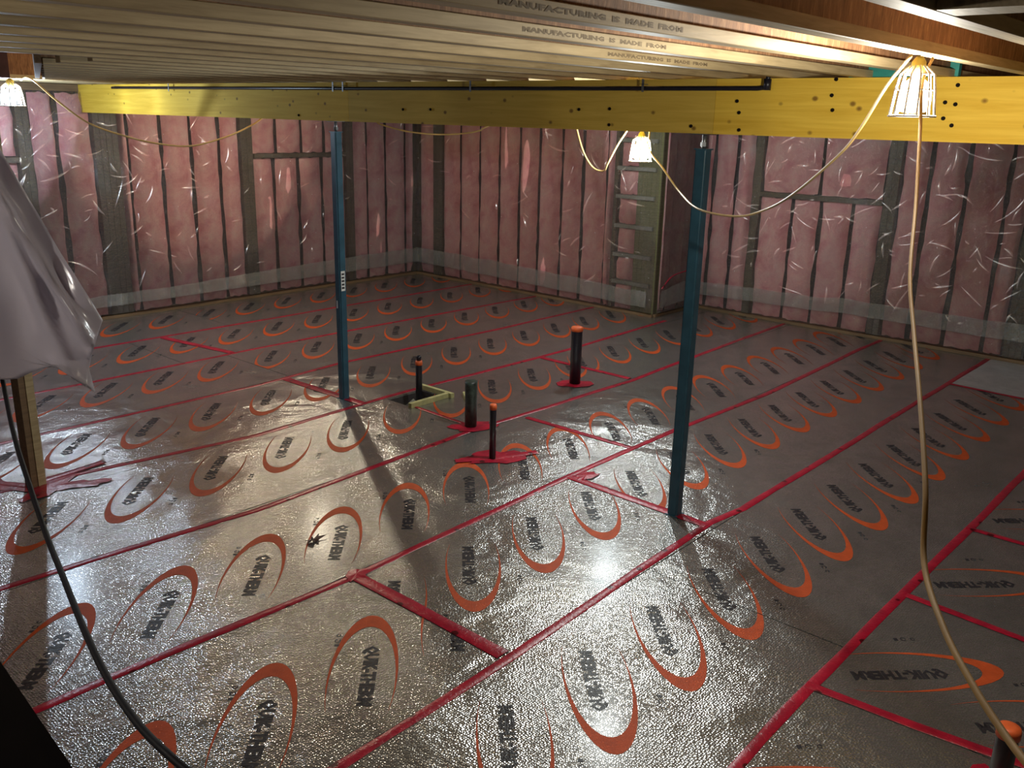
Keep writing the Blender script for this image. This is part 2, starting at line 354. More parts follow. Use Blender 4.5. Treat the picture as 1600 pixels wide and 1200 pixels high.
for i, (x0, x1, y0, y1, tow, tx, pitch, pale, mode) in enumerate(ST):
    V, F = [], []
    xa, xb = x0+.004, x1-.004; ya, yb = y0+.004, y1-.004
    def slabbox(a, b, c, d):
        v, f = box_data(a, b, c, d, -.012, 0); n = len(V); V.extend(v); F.extend([[q+n for q in g_] for g_ in f])
    if xa < hx1 and xb > hx0 and ya < hy1 and yb > hy0:
        a0, a1 = max(xa, hx0), min(xb, hx1)
        slabbox(xa, xb, ya, hy0)
        if hy1 < yb: slabbox(xa, xb, hy1, yb)
        if xa < a0: slabbox(xa, a0, hy0, hy1)
        if a1 < xb: slabbox(a1, xb, hy0, hy1)
    else: slabbox(xa, xb, ya, yb)
    mat = M_FOIL2 if pale else M_FOIL
    s = link('foil_sheet', mesh('foil_sheet', V, F, mat), floor)
    spots = []
    if mode == 'x' and tx is not None:
        k0 = math.ceil((max(x0, .2)-.15-tx)/pitch); k = k0
        while tx+k*pitch < min(x1, XR)+.15:
            yc = y0+(.80 if tow else .385); spots.append((tx+k*pitch, yc, math.radians(-135 if tow else 45))); k += 1
    if mode == 'y' and not pale:
        yy = 1.09
        while yy > -1.2 and x0 > 2.0:
            spots.append((x1-.79, yy, math.radians(-45))); yy -= pitch
    for (sx, sy_, ang) in spots:
        # clip the flat print to its own sheet
        for kind, src in (('printed_swoosh', SWOOSH), ('printed_lettering', LETTERS), ('printed_mark', MARK)):
            ca, sa = math.cos(ang), math.sin(ang); dx = dy = 0
            if kind == 'printed_mark':
                if sx > 7: continue
                dx, dy = (.08, -.33*(1 if tow != 0 else -1)) if mode == 'x' else (.33, .1)
            pts = [(sx+dx+v.co.x*ca-v.co.y*sa, sy_+dy+v.co.x*sa+v.co.y*ca) for v in src.vertices]
            x_in = all(xa < q[0] < min(xb, XR) and ya < q[1] < min(yb, YW-.05) for q in pts)
            x_out = all(not (xa < q[0] < min(xb, XR) and ya < q[1] < yb) for q in pts)
            if x_out: continue
            if any(hx0-.02 < q[0] < hx1+.02 and hy0-.02 < q[1] < hy1+.02 for q in pts) and kind != 'printed_swoosh': continue
            if x_in:
                o = link(kind, src, s); o.location = (sx+dx, sy_+dy, .0008); o.rotation_euler = (0, 0, ang)
            else:
                bm = bmesh.new(); bm.from_mesh(src)
                bm.transform(Matrix.Translation((sx+dx, sy_+dy, 0)) @ Matrix.Rotation(ang, 4, 'Z'))
                for co_, no_ in (((xa, 0, 0), (-1, 0, 0)), ((min(xb, XR), 0, 0), (1, 0, 0)), ((0, ya, 0), (0, -1, 0)), ((0, min(yb, YW), 0), (0, 1, 0))):
                    bmesh.ops.bisect_plane(bm, geom=bm.verts[:]+bm.edges[:]+bm.faces[:], plane_co=co_, plane_no=no_, clear_outer=True)
                if len(bm.faces):
                    me = bpy.data.meshes.new(kind); bm.to_mesh(me); me.materials.append(src.materials[0])
                    o = link(kind, me, s); o.location = (0, 0, .0008)
                bm.free()

# ---- red tape over the seams
def ribbon(pts, w, z=.003, name='seam_tape'):
    P = []
    for a, b in zip(pts[:-1], pts[1:]):
        a, b = Vector(a), Vector(b); n = max(1, int((b-a).length/.22))
        P += [a+(b-a)*k/n for k in range(n)]
    P.append(Vector(pts[-1])); V, F = [], []
    for i, p in enumerate(P):
        t = (P[min(i+1, len(P)-1)]-P[max(i-1, 0)]).normalized(); nn = Vector((-t.y, t.x))
        h = w/2*(1+.18*noise.noise(Vector((p.x*3, p.y*3, 1)))); off = .010*noise.noise(Vector((p.x*1.3, p.y*1.3, 5)))
        zz = z+.0022*noise.noise(Vector((p.x*6, p.y*6, 9)))
        V += [(p.x+nn.x*(off-h), p.y+nn.y*(off-h), z-.002), (p.x+nn.x*(off-h*.8), p.y+nn.y*(off-h*.8), zz+.001),
              (p.x+nn.x*(off+h*.8), p.y+nn.y*(off+h*.8), zz+.001), (p.x+nn.x*(off+h), p.y+nn.y*(off+h), z-.002)]
    for i in range(len(P)-1):
        for k in range(3): a = 4*i+k; F.append((a, a+1, a+5, a+4))
    return link(name, mesh(name, V, F, M_TAPE, True), floor)
L = [
 [(1.0, 1.353), (1.2, 1.353), (3.0, 1.355), (3.71, 1.366), (5.27, 1.353), (7.48, 1.33), (9.8, 1.35), (XR-.05, 1.36)],
 [(.3, 2.53), (1.886, 2.545), (2.97, 2.564), (4.166, 2.611), (5.04, 2.64), (5.4, 2.585), (7.2, 2.58), (8.836, 2.58), (10.88, 2.564), (XR-.05, 2.57)],
 [(.4, 3.82), (1.53, 3.809), (2.947, 3.755), (5.008, 3.815), (6.469, 3.81), (8.089, 3.743), (10.62, 3.807), (XR-.05, 3.80)],
 [(.5, 5.05), (1.502, 5.042), (3.062, 4.936), (5.252, 5.03), (7.475, 4.95), (9.2, 5.02), (XR-.05, 5.08)],
 [(1.2, 6.5), (2.395, 6.40), (3.871, 6.19), (5.355, 6.26), (7.467, 6.2), (8.3, 6.2), (XW-.05, 6.27)],
 [(1.6, 7.44), (2.657, 7.418), (4.677, 7.403), (5.763, 7.509), (8.2, 7.45), (XW-.05, 7.46)],
 [(2.2, 8.6), (3.54, 8.59), (5.48, 8.64), (7.14, 8.63), (XW-.05, 8.53)],
 [(2.6, 9.87), (6, 9.84), (XW-.05, 9.86)]]
for l in L: ribbon(l, .056 if l[0][1] < 7 else .05)
for l, w in (([(2.947, 3.78), (2.947, 2.60)], .085), ([(5.008, 3.80), (4.98, 2.63)], .08), ([(5.827, 4.93), (5.842, 3.83)], .06),
          ([(7.52, 6.17), (7.534, 5.0)], .075), ([(5.33, 5.83), (5.30, 5.03)], .04), ([(5.02, 7.4), (5.05, 6.24)], .09),
          ([(5.0, 9.8), (5.2, 8.65)], .09), ([(3.758, 1.39), (3.80, .9), (3.88, .3)], .058), ([(4.97, 1.34), (4.93, .72), (4.95, .1)], .055),
          ([(6.18, 1.36), (6.19, .3)], .05), ([(9.80, 2.55), (9.76, 1.36)], .05), ([(1.36, 1.36), (1.36, .2)], .055), ([(2.58, 1.36), (2.58, .2)], .055)):
    ribbon(l, w, z=.0055)
def patch(cx, cy_, rx, ry, seed, ang=0, z=.008, n=18):
    rnd = random.Random(seed); V = [(cx, cy_, z+.004)]; F = []
    for k in range(n):
        a = 2*math.pi*k/n; r = 1+rnd.uniform(-.28, .22); x, y = rx*r*math.cos(a), ry*r*math.sin(a)
        V.append((cx+x*math.cos(ang)-y*math.sin(ang), cy_+x*math.sin(ang)+y*math.cos(ang), z-.004+rnd.uniform(0, .006)))
    for k in range(n): F.append((0, 1+k, 1+(k+1) % n))
    return link('tape_patch', mesh('tape_patch', V, F, M_TAPE), floor)
patch(4.92, 4.44, .27, .15, 1, math.radians(-40)); patch(5.30, 5.08, .2, .13, 2, math.radians(-30)); patch(6.98, 5.27, .2, .12, 3, math.radians(-40))
patch(2.28, 6.30, .26, .10, 4, .6); patch(2.42, 6.18, .22, .07, 5, -.4); patch(1.98, 6.75, .45, .09, 6, 1.9); patch(3.55, .55, .2, .13, 7)
patch(5.10, 3.72, .12, .07, 8); patch(2.96, 3.76, .09, .06, 12)
for a in ((2.2, 6.4, 2.75, 6.47), (2.2, 6.35, 1.75, 7.1), (4.87, 4.45, 4.62, 4.62), (4.87, 4.45, 5.22, 4.30)):
    ribbon([(a[0], a[1]), (a[2], a[3])], .07, z=.011)

# ------------------------------------------------------------------ walls
def batt_mesh(w, h, seed, dep=.085):
    nx, nz = 8, max(4, int(h/.13)); V, F = [], []
    for j in range(nz+1):
        for i in range(nx+1):
            u = i/nx*2-1; t = j/nz
            q = Vector((i*.22+seed*7.3, j*.16, seed))
            prof = (1-abs(u)**2.6)**.6
            edge = min(1, min(t, 1-t)*h/.03+.15)
            y = -dep*prof*edge*(1+.35*noise.noise(q))-.012*noise.noise(q*3.1)*prof+.05
            x = u*w/2+u*abs(u)*.022*(noise.noise(Vector((seed*3.7+u*2, j*.55, 2)))-.35+.6*noise.noise(Vector((seed*1.7+u*3, j*1.9, 5))))
            zz = t*h+(.022*noise.noise(Vector((u*2+seed, 4, 8))) if j in (0, nz) else 0)
            V.append((x, y, zz))
    for j in range(nz):
        for i in range(nx): a = j*(nx+1)+i; F.append((a, a+1, a+nx+2, a+nx+1))
    return mesh('insulation_batt', V, F, M_BATT, True)
seedc = [0]
def place(parent, kind, origin, rz, u, z, me=None):
    o = link(kind, me, parent); d = Vector((math.cos(rz), math.sin(rz), 0)); p = Vector(origin)+d*u
    o.location = (p.x, p.y, z); o.rotation_euler = (0, 0, rz); return o
BATT_CACHE = {}
def batts(parent, origin, rz, L, z0=.05, z1=2.70):
    for a, b in L:
        seedc[0] += 1; me = batt_mesh(b-a-.020, z1-z0, seedc[0]+.37); place(parent, 'insulation_batt', origin, rz, (a+b)/2, z0, me)
def studs(parent, origin, rz, L, z0=.04, z1=2.72, name='stud', mat=None, proud=0):
    for a, b in L:
        n = max(1, round((b-a)/.075)) if name == 'stud' else 1
        for k in range(n):
            aa, bb = a+(b-a)*k/n, a+(b-a)*(k+1)/n
            v, f = box_data(-(bb-aa)/2+.001, (bb-aa)/2-.001, -proud, .12, 0, z1-z0, .002)
            place(parent, name, origin, rz, (aa+bb)/2, z0, mesh(name, v, f, mat or M_STUD))
def plates(parent, origin, rz, a, b):
    for nm, z0, z1, yo in (('bottom_plate', 0, .04, -.035), ('top_plate', 2.72, 2.80, -.01)):
        v, f = box_data(-(b-a)/2, (b-a)/2, yo, .12, 0, z1-z0, .002)
        place(parent, nm, origin, rz, (a+b)/2, z0, mesh(nm, v, f, M_PLATE))
def film_grid(parent, origin, rz, a, b, z0, z1, off, amp, mat, name, seed, dx=.07):
    nx, nz = max(2, int((b-a)/dx)), max(2, int((z1-z0)/dx)); V, F = [], []
    for j in range(nz+1):
        for i in range(nx+1):
            u = a+(b-a)*i/nx; z = z0+(z1-z0)*j/nz
            y = -off-amp*(noise.noise(Vector((u*1.1+seed, z*.8, seed)))+.4*noise.noise(Vector((u*3.3, z*2.4, seed+4))))
            V.append((u, y, z))
    for j in range(nz):
        for i in range(nx): q = j*(nx+1)+i; F.append((q, q+1, q+nx+2, q+nx+1))
    return place(parent, name, origin, rz, 0, 0, mesh(name, V, F, mat, True))
def flap(parent, origin, rz, pts, off, mat, seed, name='overlap_strip'):
    """a doubled strip of film; pts = (u, z_low, z_high)"""
    V, F = [], []; P = []
    for p, q in zip(pts[:-1], pts[1:]):
        n = max(1, int(abs(q[0]-p[0])/.12))
        P += [tuple(p[k]+(q[k]-p[k])*i/n for k in range(3)) for i in range(n)]
    P.append(pts[-1])
    for i, (u, zl, zh) in enumerate(P):
        w = .012*noise.noise(Vector((u*2.5, seed, 0)))
        for k in range(4):
            V.append((u, -off-.012*noise.noise(Vector((u*4, k*1.3, seed)))-.004, zl+w+(zh-zl+w)*k/3))
    for i in range(len(P)-1):
        for k in range(3): a = 4*i+k; F.append((a, a+4, a+5, a+1))
    return place(parent, name, origin, rz, 0, 0, mesh(name, V, F, mat, True))

def fold_mat():
    m = bpy.data.materials.new('creased_film_fold'); m.use_nodes = True; nt = m.node_tree; nt.nodes.clear()
    out = nt.nodes.new('ShaderNodeOutputMaterial'); tr = N(nt, 'ShaderNodeBsdfTransparent'); tr.inputs[0].default_value = (.96, .96, .96, 1)
    gl = N(nt, 'ShaderNodeBsdfGlossy', Roughness=.26); gl.inputs[0].default_value = (.55, .55, .55, 1)
    ad = nt.nodes.new('ShaderNodeAddShader'); nt.links.new(tr.outputs[0], ad.inputs[0]); nt.links.new(gl.outputs[0], ad.inputs[1])
    nt.links.new(ad.outputs[0], out.inputs[0]); return m
M_FOLD = fold_mat()
def folds(parent, origin, rz, a, b, off, dens, seed):
    rnd = random.Random(seed); V, F = [], []
    for q in range(int((b-a)*dens)):
        u, z = rnd.uniform(a+.1, b-.1), .35+2.2*rnd.random()**.8
        ang = rnd.choice((rnd.gauss(.3, .35), rnd.gauss(-.5, .5), rnd.gauss(1.1, .4))); ln = rnd.uniform(.07, .26)*(1.7 if rnd.random() < .2 else 1)
        bend = rnd.uniform(-.2, .2); P = []
        for k in range(6):
            t = k/5-.5; x = t*ln; yb = bend*ln*(.25-t*t)*2
            P.append((u+x*math.cos(ang)-yb*math.sin(ang), z+x*math.sin(ang)+yb*math.cos(ang), (1-(2*t)**2)))
        P = [p for p in P if a < p[0] < b]
        if len(P) < 3: continue
        r0 = rnd.uniform(.006, .014); n = len(V); dx, dz = -math.sin(ang), math.cos(ang)
        for (x, z_, w) in P:
            for c in (-1, -.5, 0, .5, 1):
                V.append((x+dx*r0*w*c*1.2, -off-r0*w*(1-c*c)*1.6-.002, z_+dz*r0*w*c*1.2))
        for i in range(len(P)-1):
            for c in range(4): k = n+5*i+c; F.append((k, k+5, k+6, k+1))
    o = place(parent, 'film_creases', origin, rz, 0, 0, mesh('film_creases', V, F, M_FOLD, True)); o['kind'] = 'stuff'
def gen(a, b, step=.4064):
    out = []; x = a
    while x < b-.05: out.append((x+.006, min(x+step, b)-.006)); x += step
    return out
# left wall: plane y = 11.17, u = world x
wl = box('wall_left', X0, XE, YW+.12, YW+.2, 0, 3.12, M_DARK, kind='structure')
O = (0, YW, 0)
studs(wl, O, 0, [(4.2, 4.34), (5.06, 5.35), (7.045, 7.225), (8.825, 8.965), (10.18, 10.26)])
studs(wl, O, 0, [(2.2, 2.24), (.6, .64), (-1, -.96)])
studs(wl, O, 0, [(7.225, 8.825)], 1.925, 1.985, 'blocking', proud=.03); studs(wl, O, 0, [(3.9, 4.2)], 1.93, 1.99, 'blocking', proud=.03)
batts(wl, O, 0, gen(X0, 3.55)+[(3.56, 3.85), (4.345, 4.635), (4.66, 5.055), (5.355, 5.465), (5.485, 5.91), (5.925, 6.325), (6.34, 6.725), (6.742, 7.04),
      (8.97, 9.24), (9.257, 9.62), (9.637, 10.03), (10.047, 10.175)])
for a, b in ((7.23, 7.56), (7.577, 7.98), (7.994, 8.39), (8.406, 8.82)): batts(wl, O, 0, [(a, b)], .06, 1.92)
for a, b in ((7.23, 7.62), (7.635, 8.05), (8.065, 8.45), (8.465, 8.82)): batts(wl, O, 0, [(a, b)], 1.99, 2.7)
batts(wl, O, 0, [(3.86, 4.19)], .05, 1.92); batts(wl, O, 0, [(3.86, 4.19)], 2.0, 2.7)
plates(wl, O, 0, X0, XW+.1)
film_grid(wl, O, 0, .4, XW, .06, 2.72, .055, .022, M_FILM, 'vapour_barrier', 1)
flap(wl, O, 0, [(1.0, .16, .30), (4.9, .17, .31), (6, .18, .33), (7.3, .19, .38), (8.6, .20, .42), (10.2, .22, .45)], .09, M_FILM2, 3)
folds(wl, O, 0, .6, 6.6, .085, 30, 1); folds(wl, O, 0, 6.6, 10.1, .085, 9, 2)
# far wall: plane x = 10.25, u = -world y measured from y = 11.17
wf = box('wall_far', XW+.12, XW+.2, YR+.12, YW+.12, 0, 3.12, M_DARK, kind='structure')
O = (XW, YW, 0); R9 = -math.pi/2
def uy(l): return [(YW-a, YW-b) for a, b in l]
studs(wf, O, R9, uy([(11.165, 11.11), (10.775, 10.57), (7.25, 7.19)]))
studs(wf, O, R9, uy([(6.87, 6.51)]), mat=wood('greenish_stud_wood', (.14, .145, .06), (.21, .20, .09), knots=False))
batts(wf, O, R9, uy([(11.10, 10.78), (10.565, 10.2), (10.185, 9.79), (9.775, 9.39), (9.374, 8.982), (8.966, 8.607), (8.59, 8.187), (8.172, 7.817), (7.80, 7.395), (7.38, 7.255)]))
lad = [.42, .79, 1.18, 1.57, 1.94, 2.30]
for z in lad: studs(wf, O, R9, uy([(7.19, 6.58)]), z-.03, z+.02, 'ladder_blocking', plain('pale_block_wood', (.30, .30, .25), .6), proud=.035)
zz = .05
for z in lad+[2.74]:
    batts(wf, O, R9, uy([(7.18, 6.88)]), zz, z-.035); zz = z+.025
plates(wf, O, R9, 0, YW-YR)
film_grid(wf, O, R9, .02, YW-YR, .06, 2.72, .055, .018, M_FILM, 'vapour_barrier', 11)
flap(wf, O, R9, [(.05, .22, .46), (1.5, .20, .44), (3.0, .17, .40), (4.6, .13, .34)], .085, M_FILM2, 8)
folds(wf, O, R9, .1, 2.6, .08, 6, 3); folds(wf, O, R9, 2.6, 4.6, .08, 18, 4)
# return wall: plane y = 6.5, x from 10.25 to 11.29
wr = box('wall_return', XW+.12, XR+.12, YR+.12, YR+.2, 0, 3.12, M_DARK, kind='structure')
O = (XW, YR, 0)
studs(wr, O, 0, [(0, .075), (.98, 1.03)])
batts(wr, O, 0, [(.085, .34), (.355, .66), (.675, .975)])
plates(wr, O, 0, 0, XR-XW)
film_grid(wr, O, 0, 0, XR-XW, .06, 2.72, .055, .015, M_FILM, 'vapour_barrier', 21)
flap(wr, O, 0, [(.02, .14, .36), (.95, .18, .5)], .085, M_FILM2, 4)
tube('red_wire', catmull([(.02, -.1, .40), (.25, -.1, .54), (.6, -.1, .58), (.95, -.1, .62)]), .009, M_TAPE, wr).location = (XW, YR, 0)
# right wall: plane x = 11.29
wg = box('wall_right', XR+.12, XR+.2, Y0, YR+.2, 0, 3.12, M_DARK, kind='structure')
O = (XR, YR, 0)
def ur(l): return [(YR-a, YR-b) for a, b in l]
studs(wg, O, R9, ur([(5.745, 5.635), (4.018, 3.866), (2.445, 2.25), (.8, .76), (-.8, -.84)]))
studs(wg, O, R9, ur([(5.63, 4.02)]), 1.625, 1.685, 'blocking', proud=.03)
batts(wg, O, R9, ur([(6.48, 6.365), (6.35, 6.03), (6.015, 5.755), (3.86, 3.54), (3.525, 3.13), (3.115, 2.695), (2.68, 2.455)])+[(YR-b, YR-a) for a, b in gen(Y0, 2.24)][::-1])
batts(wg, O, R9, ur([(5.63, 5.19), (5.175, 4.805), (4.79, 4.395), (4.378, 4.025)]), .05, 1.62)
batts(wg, O, R9, ur([(5.63, 4.84), (4.83, 4.025)]), 1.69, 2.7)
plates(wg, O, R9, 0, YR-Y0)
film_grid(wg, O, R9, .02, YR-.3, .06, 2.72, .06, .024, M_FILM, 'vapour_barrier', 31)
flap(wg, O, R9, [(.1, .22, .40), (1.3, .24, .42), (2.3, .27, .45), (4, .26, .46), (6, .26, .46)], .095, M_FILM2, 6)
folds(wg, O, R9, .3, 8, .09, 36, 5)
# walls behind the viewer (closing the basement)
box('wall_back', X0-.2, X0, Y0, YW+.2, 0, 3.12, M_CONC, kind='structure')
box('wall_near', X0, XE, Y0-.2, Y0, 0, 3.12, M_CONC, kind='structure')

# ------------------------------------------------------------------ ceiling: subfloor and wooden I-joists
JZ = 2.80
ceil = box('ceiling', X0, XE, Y0, YW+.2, JZ+.30, JZ+.32, M_SUB, kind='structure')
JT = text_mesh('MANUFACTURING  IS  MADE  FROM', .03, .80, .016, plain('faded_stamp_ink', (.22, .16, .09), .7), 'stamped_lettering')
for k in range(0, 26):
    y = .735+.4064*k
    if y > YW-.1: break
    if y > 9.5: xa = 2.6
    elif y > 5.9: xa = 2.45+.41*(y-6.02)             # the stair opening narrows towards the wall
    elif y > 4.9: xa = 2.38
    else: xa = -1.0
    if k == 0: xa = -.6
    xb = XR+.1 if y < YR else XW+.1
    j = bpy.data.objects.new('floor_joist', None); COL.objects.link(j); j.parent = ceil; j.location = (xa, y, JZ)
    Lj = xb-xa
    for nm, z0, z1, hw, mt in (('bottom_flange', 0, .038, .031, M_LIGHTWOOD), ('top_flange', .262, .30, .031, M_LIGHTWOOD), ('web', .038, .262, .005, M_OSB)):
        key = (nm, round(Lj, 3))
        me = BATT_CACHE.get(key)
        if me is None:
            v, f = box_data(0, Lj, -hw, hw, z0, z1, .002 if nm != 'web' else 0); me = mesh(nm, v, f, mt); BATT_CACHE[key] = me
        link(nm, me, j)
    for q in {2: (2.05,), 3: (2.6,), 4: (3.6,)}.get(k, ()):
        t_ = link('stamped_lettering', JT, j); t_.location = (q+1, -.0316, .019); t_.rotation_euler = (math.pi/2, 0, 0)
# stair opening header, with two boards added to darken the opening
box('stair_header', 2.12, 2.25, -1.6, .70, JZ, JZ+.30, M_LIGHTWOOD, ceil)
dg = box('light_block_board', 0, 3.68, -.019, .019, JZ+.001, JZ+.299, M_PLATE, ceil); dg.location = (2.37, 5.86, 0); dg.rotation_euler = (0, 0, math.atan2(3.42, 1.36))  # added along the joist ends to block the far lamp
box('opening_shade_board', 2.6, 3.60, 9.575, 9.61, JZ+.002, JZ+.299, plain('opening_shade_purple', (.055, .022, .028), .8), ceil)  # added dark board, its colour stands in for shade in the opening
box('rim_board', XE-.2, XE-.16, Y0, YR, JZ, JZ+.3, M_OSB, ceil)

# ------------------------------------------------------------------ beam
BX0, BX1 = 4.93, 5.08
beam = thing('support_beam', 'long yellow laminated wood beam running under the floor joists on two blue posts', 'beam', (BX0, 0, 0))
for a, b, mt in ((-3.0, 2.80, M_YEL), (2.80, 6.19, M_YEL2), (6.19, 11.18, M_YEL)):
    for q in range(3):
        w = (BX1-BX0)/3
        box('beam_ply', q*w+.0005, (q+1)*w-.0005, a+.001, b-.001, 2.490, JZ-.001, mt, beam)
bolts = []
for (px, py) in ((1300,149),(1301,172),(1497,133),(1493,163),(1487,196),(1307,124),(1477,160),(1474,185),(905,171),(953,170),(952,195),(1080,197),(1152,158),(1155,176),(1155,203),(673,171),(467,180),(630,171)):
    v = FWD+(px-800)/FPX*RGT-(py-600)/FPX*UPV; p = Vector((0,0,EYE))+v*(BX0/v.x); bolts.append(p)
for p in bolts:
    o = lathe('bolt_head', [(.010, -.004), (.010, .004), (.006, .007)], 8, M_STAIR, beam); o.location = (-.003, p.y, p.z); o.rotation_euler = (0, -math.pi/2, 0)
# small teal board end above the beam
tag(box('board_offcut', 5.0, 5.04, 1.5, 2.05, JZ, JZ+.11, M_TEAL), 'small teal painted board end on top of the yellow beam behind the near lamp', 'board')

# ------------------------------------------------------------------ steel posts
def post(x, y, label, sticker):
    t = thing('support_post', label, 'post', (x, y, 0))
    s = .038; zt = 2.395
    bm = bmesh.new(); v, f = box_data(-s, s, -s, s, .006, zt)
    bv = [bm.verts.new(q) for q in v]
    for q in f: bm.faces.new([bv[i] for i in q])
    bmesh.ops.bevel(bm, geom=[e for e in bm.edges if abs(e.verts[0].co.z-e.verts[1].co.z) > 1], offset=.010, segments=3, affect='EDGES')
    me = bpy.data.meshes.new('tube'); bm.to_mesh(me); bm.free(); me.materials.append(M_BLUE); link('steel_tube', me, t)
    box('base_plate', -.048, .048, -.048, .048, .0, .006, M_BLUE, t)
    box('collar_plate', -.042, .042, -.042, .042, zt, zt+.008, M_BLUE, t)
    lathe('jack_screw', [(.013, zt+.008), (.013, 2.484)], 12, M_STEEL, t)
    lathe('adjusting_nut', [(.022, zt+.02), (.022, zt+.045)], 6, M_STEEL, t, smooth=False)
    box('top_plate', -.06, .06, -.05, .05, 2.484, 2.490, M_STEEL, t)
    if sticker:
        o = box('sticker', -.024, .020, -.0395, -.0382, 1.02, 1.20, M_WHITE, t, label='white sticker with dark printing')
        for q in range(5): box('sticker_print', -.018, .012, -.0400, -.0396, 1.04+q*.031, 1.056+q*.031, M_BLACK, o)
        box('paint_scuff', -.0392, -.0386, .0, .018, .86, .93, M_WHITE, t)
    return t
post(5.035, 6.50, 'slim blue steel jack post with a white sticker, the farther of the two', True)
post(4.99, 2.885, 'blue steel jack post nearer the camera standing beside a red taped seam', False)
# wooden stud post at the stair opening
t = thing('wooden_post', 'rough timber stud post under the hanging white plastic sheet at left', 'post', (2.22, 6.38, 0), .15)
box('post_ply', -.045, -.003, -.045, .045, .004, JZ, M_PLATE, t, label='dark side board'); box('post_ply', 0, .055, -.05, .045, .004, JZ, M_LIGHTWOOD, t)

# ------------------------------------------------------------------ pipes
def pipe(x, y, h, r, label, cap=True, mat=None, z0=.0, collar=None):
    t = thing('drain_pipe', label, 'pipe', (x, y, z0))
    hh = h-z0
    lathe('pipe_wall', [(r, 0), (r, hh-.03), (r, hh-.001)], 20, mat or M_ABS, t)
    if cap: lathe('pipe_cap', [(r*1.10, hh-.03), (r*1.12, hh-.005), (r*1.0, hh+.012), (r*.5, hh+.014)], 20, M_CAP, t)
    if collar: lathe('cap_plug', [(r*.72, hh+.013), (r*.78, hh+.055), (r*.5, hh+.06)], 14, M_ABS, t)
    return t
pipe(5.52, 6.0, .36, .031, 'thin black drain pipe with orange cap standing in the square floor pit', collar=True, z0=-.13)
pipe(5.292, 5.104, .412, .052, 'thick dark mottled drain pipe without a cap', cap=False, mat=M_WRAP)
pipe(4.860, 4.450, .44, .026, 'slender black drain pipe with orange cap on a red tape patch', )
pipe(6.975, 5.283, .575, .055, 'tallest thick black drain pipe with orange cap, farthest back')
p5 = at(1563, 1168, 3.45)
pipe(3.50, .50, .36, .040, 'black drain pipe with orange cap cut by the bottom right corner of the frame')
# pit form boards
tag(box('form_board', 5.27, 5.74, 5.83, 5.87, .001, .045, M_GREENW), 'yellowish form board along the near edge of the floor pit', 'board')
tag(box('form_board', 5.745, 5.785, 5.80, 6.24, .001, .045, M_GREENW), 'yellowish form board along the right edge of the floor pit', 'board')
o = tag(box('wood_offcut', -.10, .10, -.018, .018, .001, .03, M_GREENW), 'short yellowish stick lying beside the floor pit boards', 'offcut'); o.location = (5.86, 5.72, 0); o.rotation_euler = (0, 0, .9)

# ------------------------------------------------------------------ gas pipe along the beam
GX = 4.90
gp = tag(tube('gas_pipe', [(GX, 10.25, 2.762), (GX, 6.18, 2.748), (GX, 2.52, 2.745), (GX, 2.48, 2.75), (GX, 2.465, 2.775), (GX, 2.46, 2.86)], .0135, M_ABS, n=12),
         'thin black pipe running along the top of the yellow beam', 'pipe')
lathe('elbow', [(.021, -.03), (.021, .03)], 12, M_ABS, gp, (GX, 2.465, 2.765))
for y in (6.33, 6.20, 4.75, 3.28, 9.0): boxes('pipe_hanger', [(GX-.017, GX+.03, y-.008, y+.008, 2.768, 2.772), (GX-.017, GX-.014, y-.008, y+.008, 2.725, 2.80)], M_STEEL, gp)

# ------------------------------------------------------------------ work lights
def lamp(key, label, tilt=0, hook=None):
    (x, y, z), c, s = LAMPS[key]
    t = thing('work_light', label, 'lamp', (x, y, z), 0, 'caged work lights on the string')
    t.scale = (1.35, 1.35, 1.0) if key == 'left' else (.92, .92, .79)
    lathe('socket', [(.020, .055), (.026, .06), (.026, .115), (.018, .13), (.010, .14)], 14, M_SOCKET, t)
    b = lathe('bulb', [(.014, .062), (.022, .05), (.048, .025), (.060, -.012), (.062, -.045), (.060, -.075), (.045, -.094), (.006, -.100)], 18, glow('bulb_'+key, c, 1.0), t)
    b.data.materials[0].cycles.emission_sampling = 'NONE'
    ld = bpy.data.lights.new('bulb_light', 'POINT'); ld.color = c; ld.energy = s; ld.shadow_soft_size = .024 if key == 'left' else .042
    lo = bpy.data.objects.new('bulb_light', ld); COL.objects.link(lo); lo.parent = t; lo.location = (0, 0, -.03)
    rods = []
    for k in range(12):
        a = 2*math.pi*k/12; ca, sa = math.cos(a), math.sin(a)
        rods.append([(r*ca, r*sa, zz_) for r, zz_ in ((.028, .10), (.062, .065), (.072, .0), (.077, -.06), (.082, -.11))])
    g_ = tubes('guard_bars', rods, .0038, M_CAGE, t)
    def ring(r, z_, rr): return [(r*math.cos(2*math.pi*k/24), r*math.sin(2*math.pi*k/24), z_) for k in range(25)]
    tubes('guard_ring', [ring(.083, -.112, 0)], .005, M_CAGE, t); tubes('guard_ring', [ring(.069, .0, 0)], .003, M_CAGE, t)
    tubes('guard_ring', [ring(.055, .065, 0)], .003, M_CAGE, t)
    tubes('hook', [[(0, 0, .138), (0, 0, (JZ-.001-z)/t.scale[2])]], .003, M_STEEL, t)
    return t
lamp('near', 'large bright caged work light nearest the camera, hanging before the yellow beam', hook=.145)
lamp('mid', 'caged work light hanging just below the beam between post and wall corner', hook=.455)
lamp('left', 'bluish caged work light hanging at the far left below the joists', hook=.16)
lamp('far', 'caged work light hidden behind the left end of the yellow beam', hook=.16)
lamp('stair', 'added unseen fill light for the hanging sheet, just outside the frame at left', hook=.145)
lamp('back', 'caged work light hidden behind the middle of the yellow beam', hook=.14)

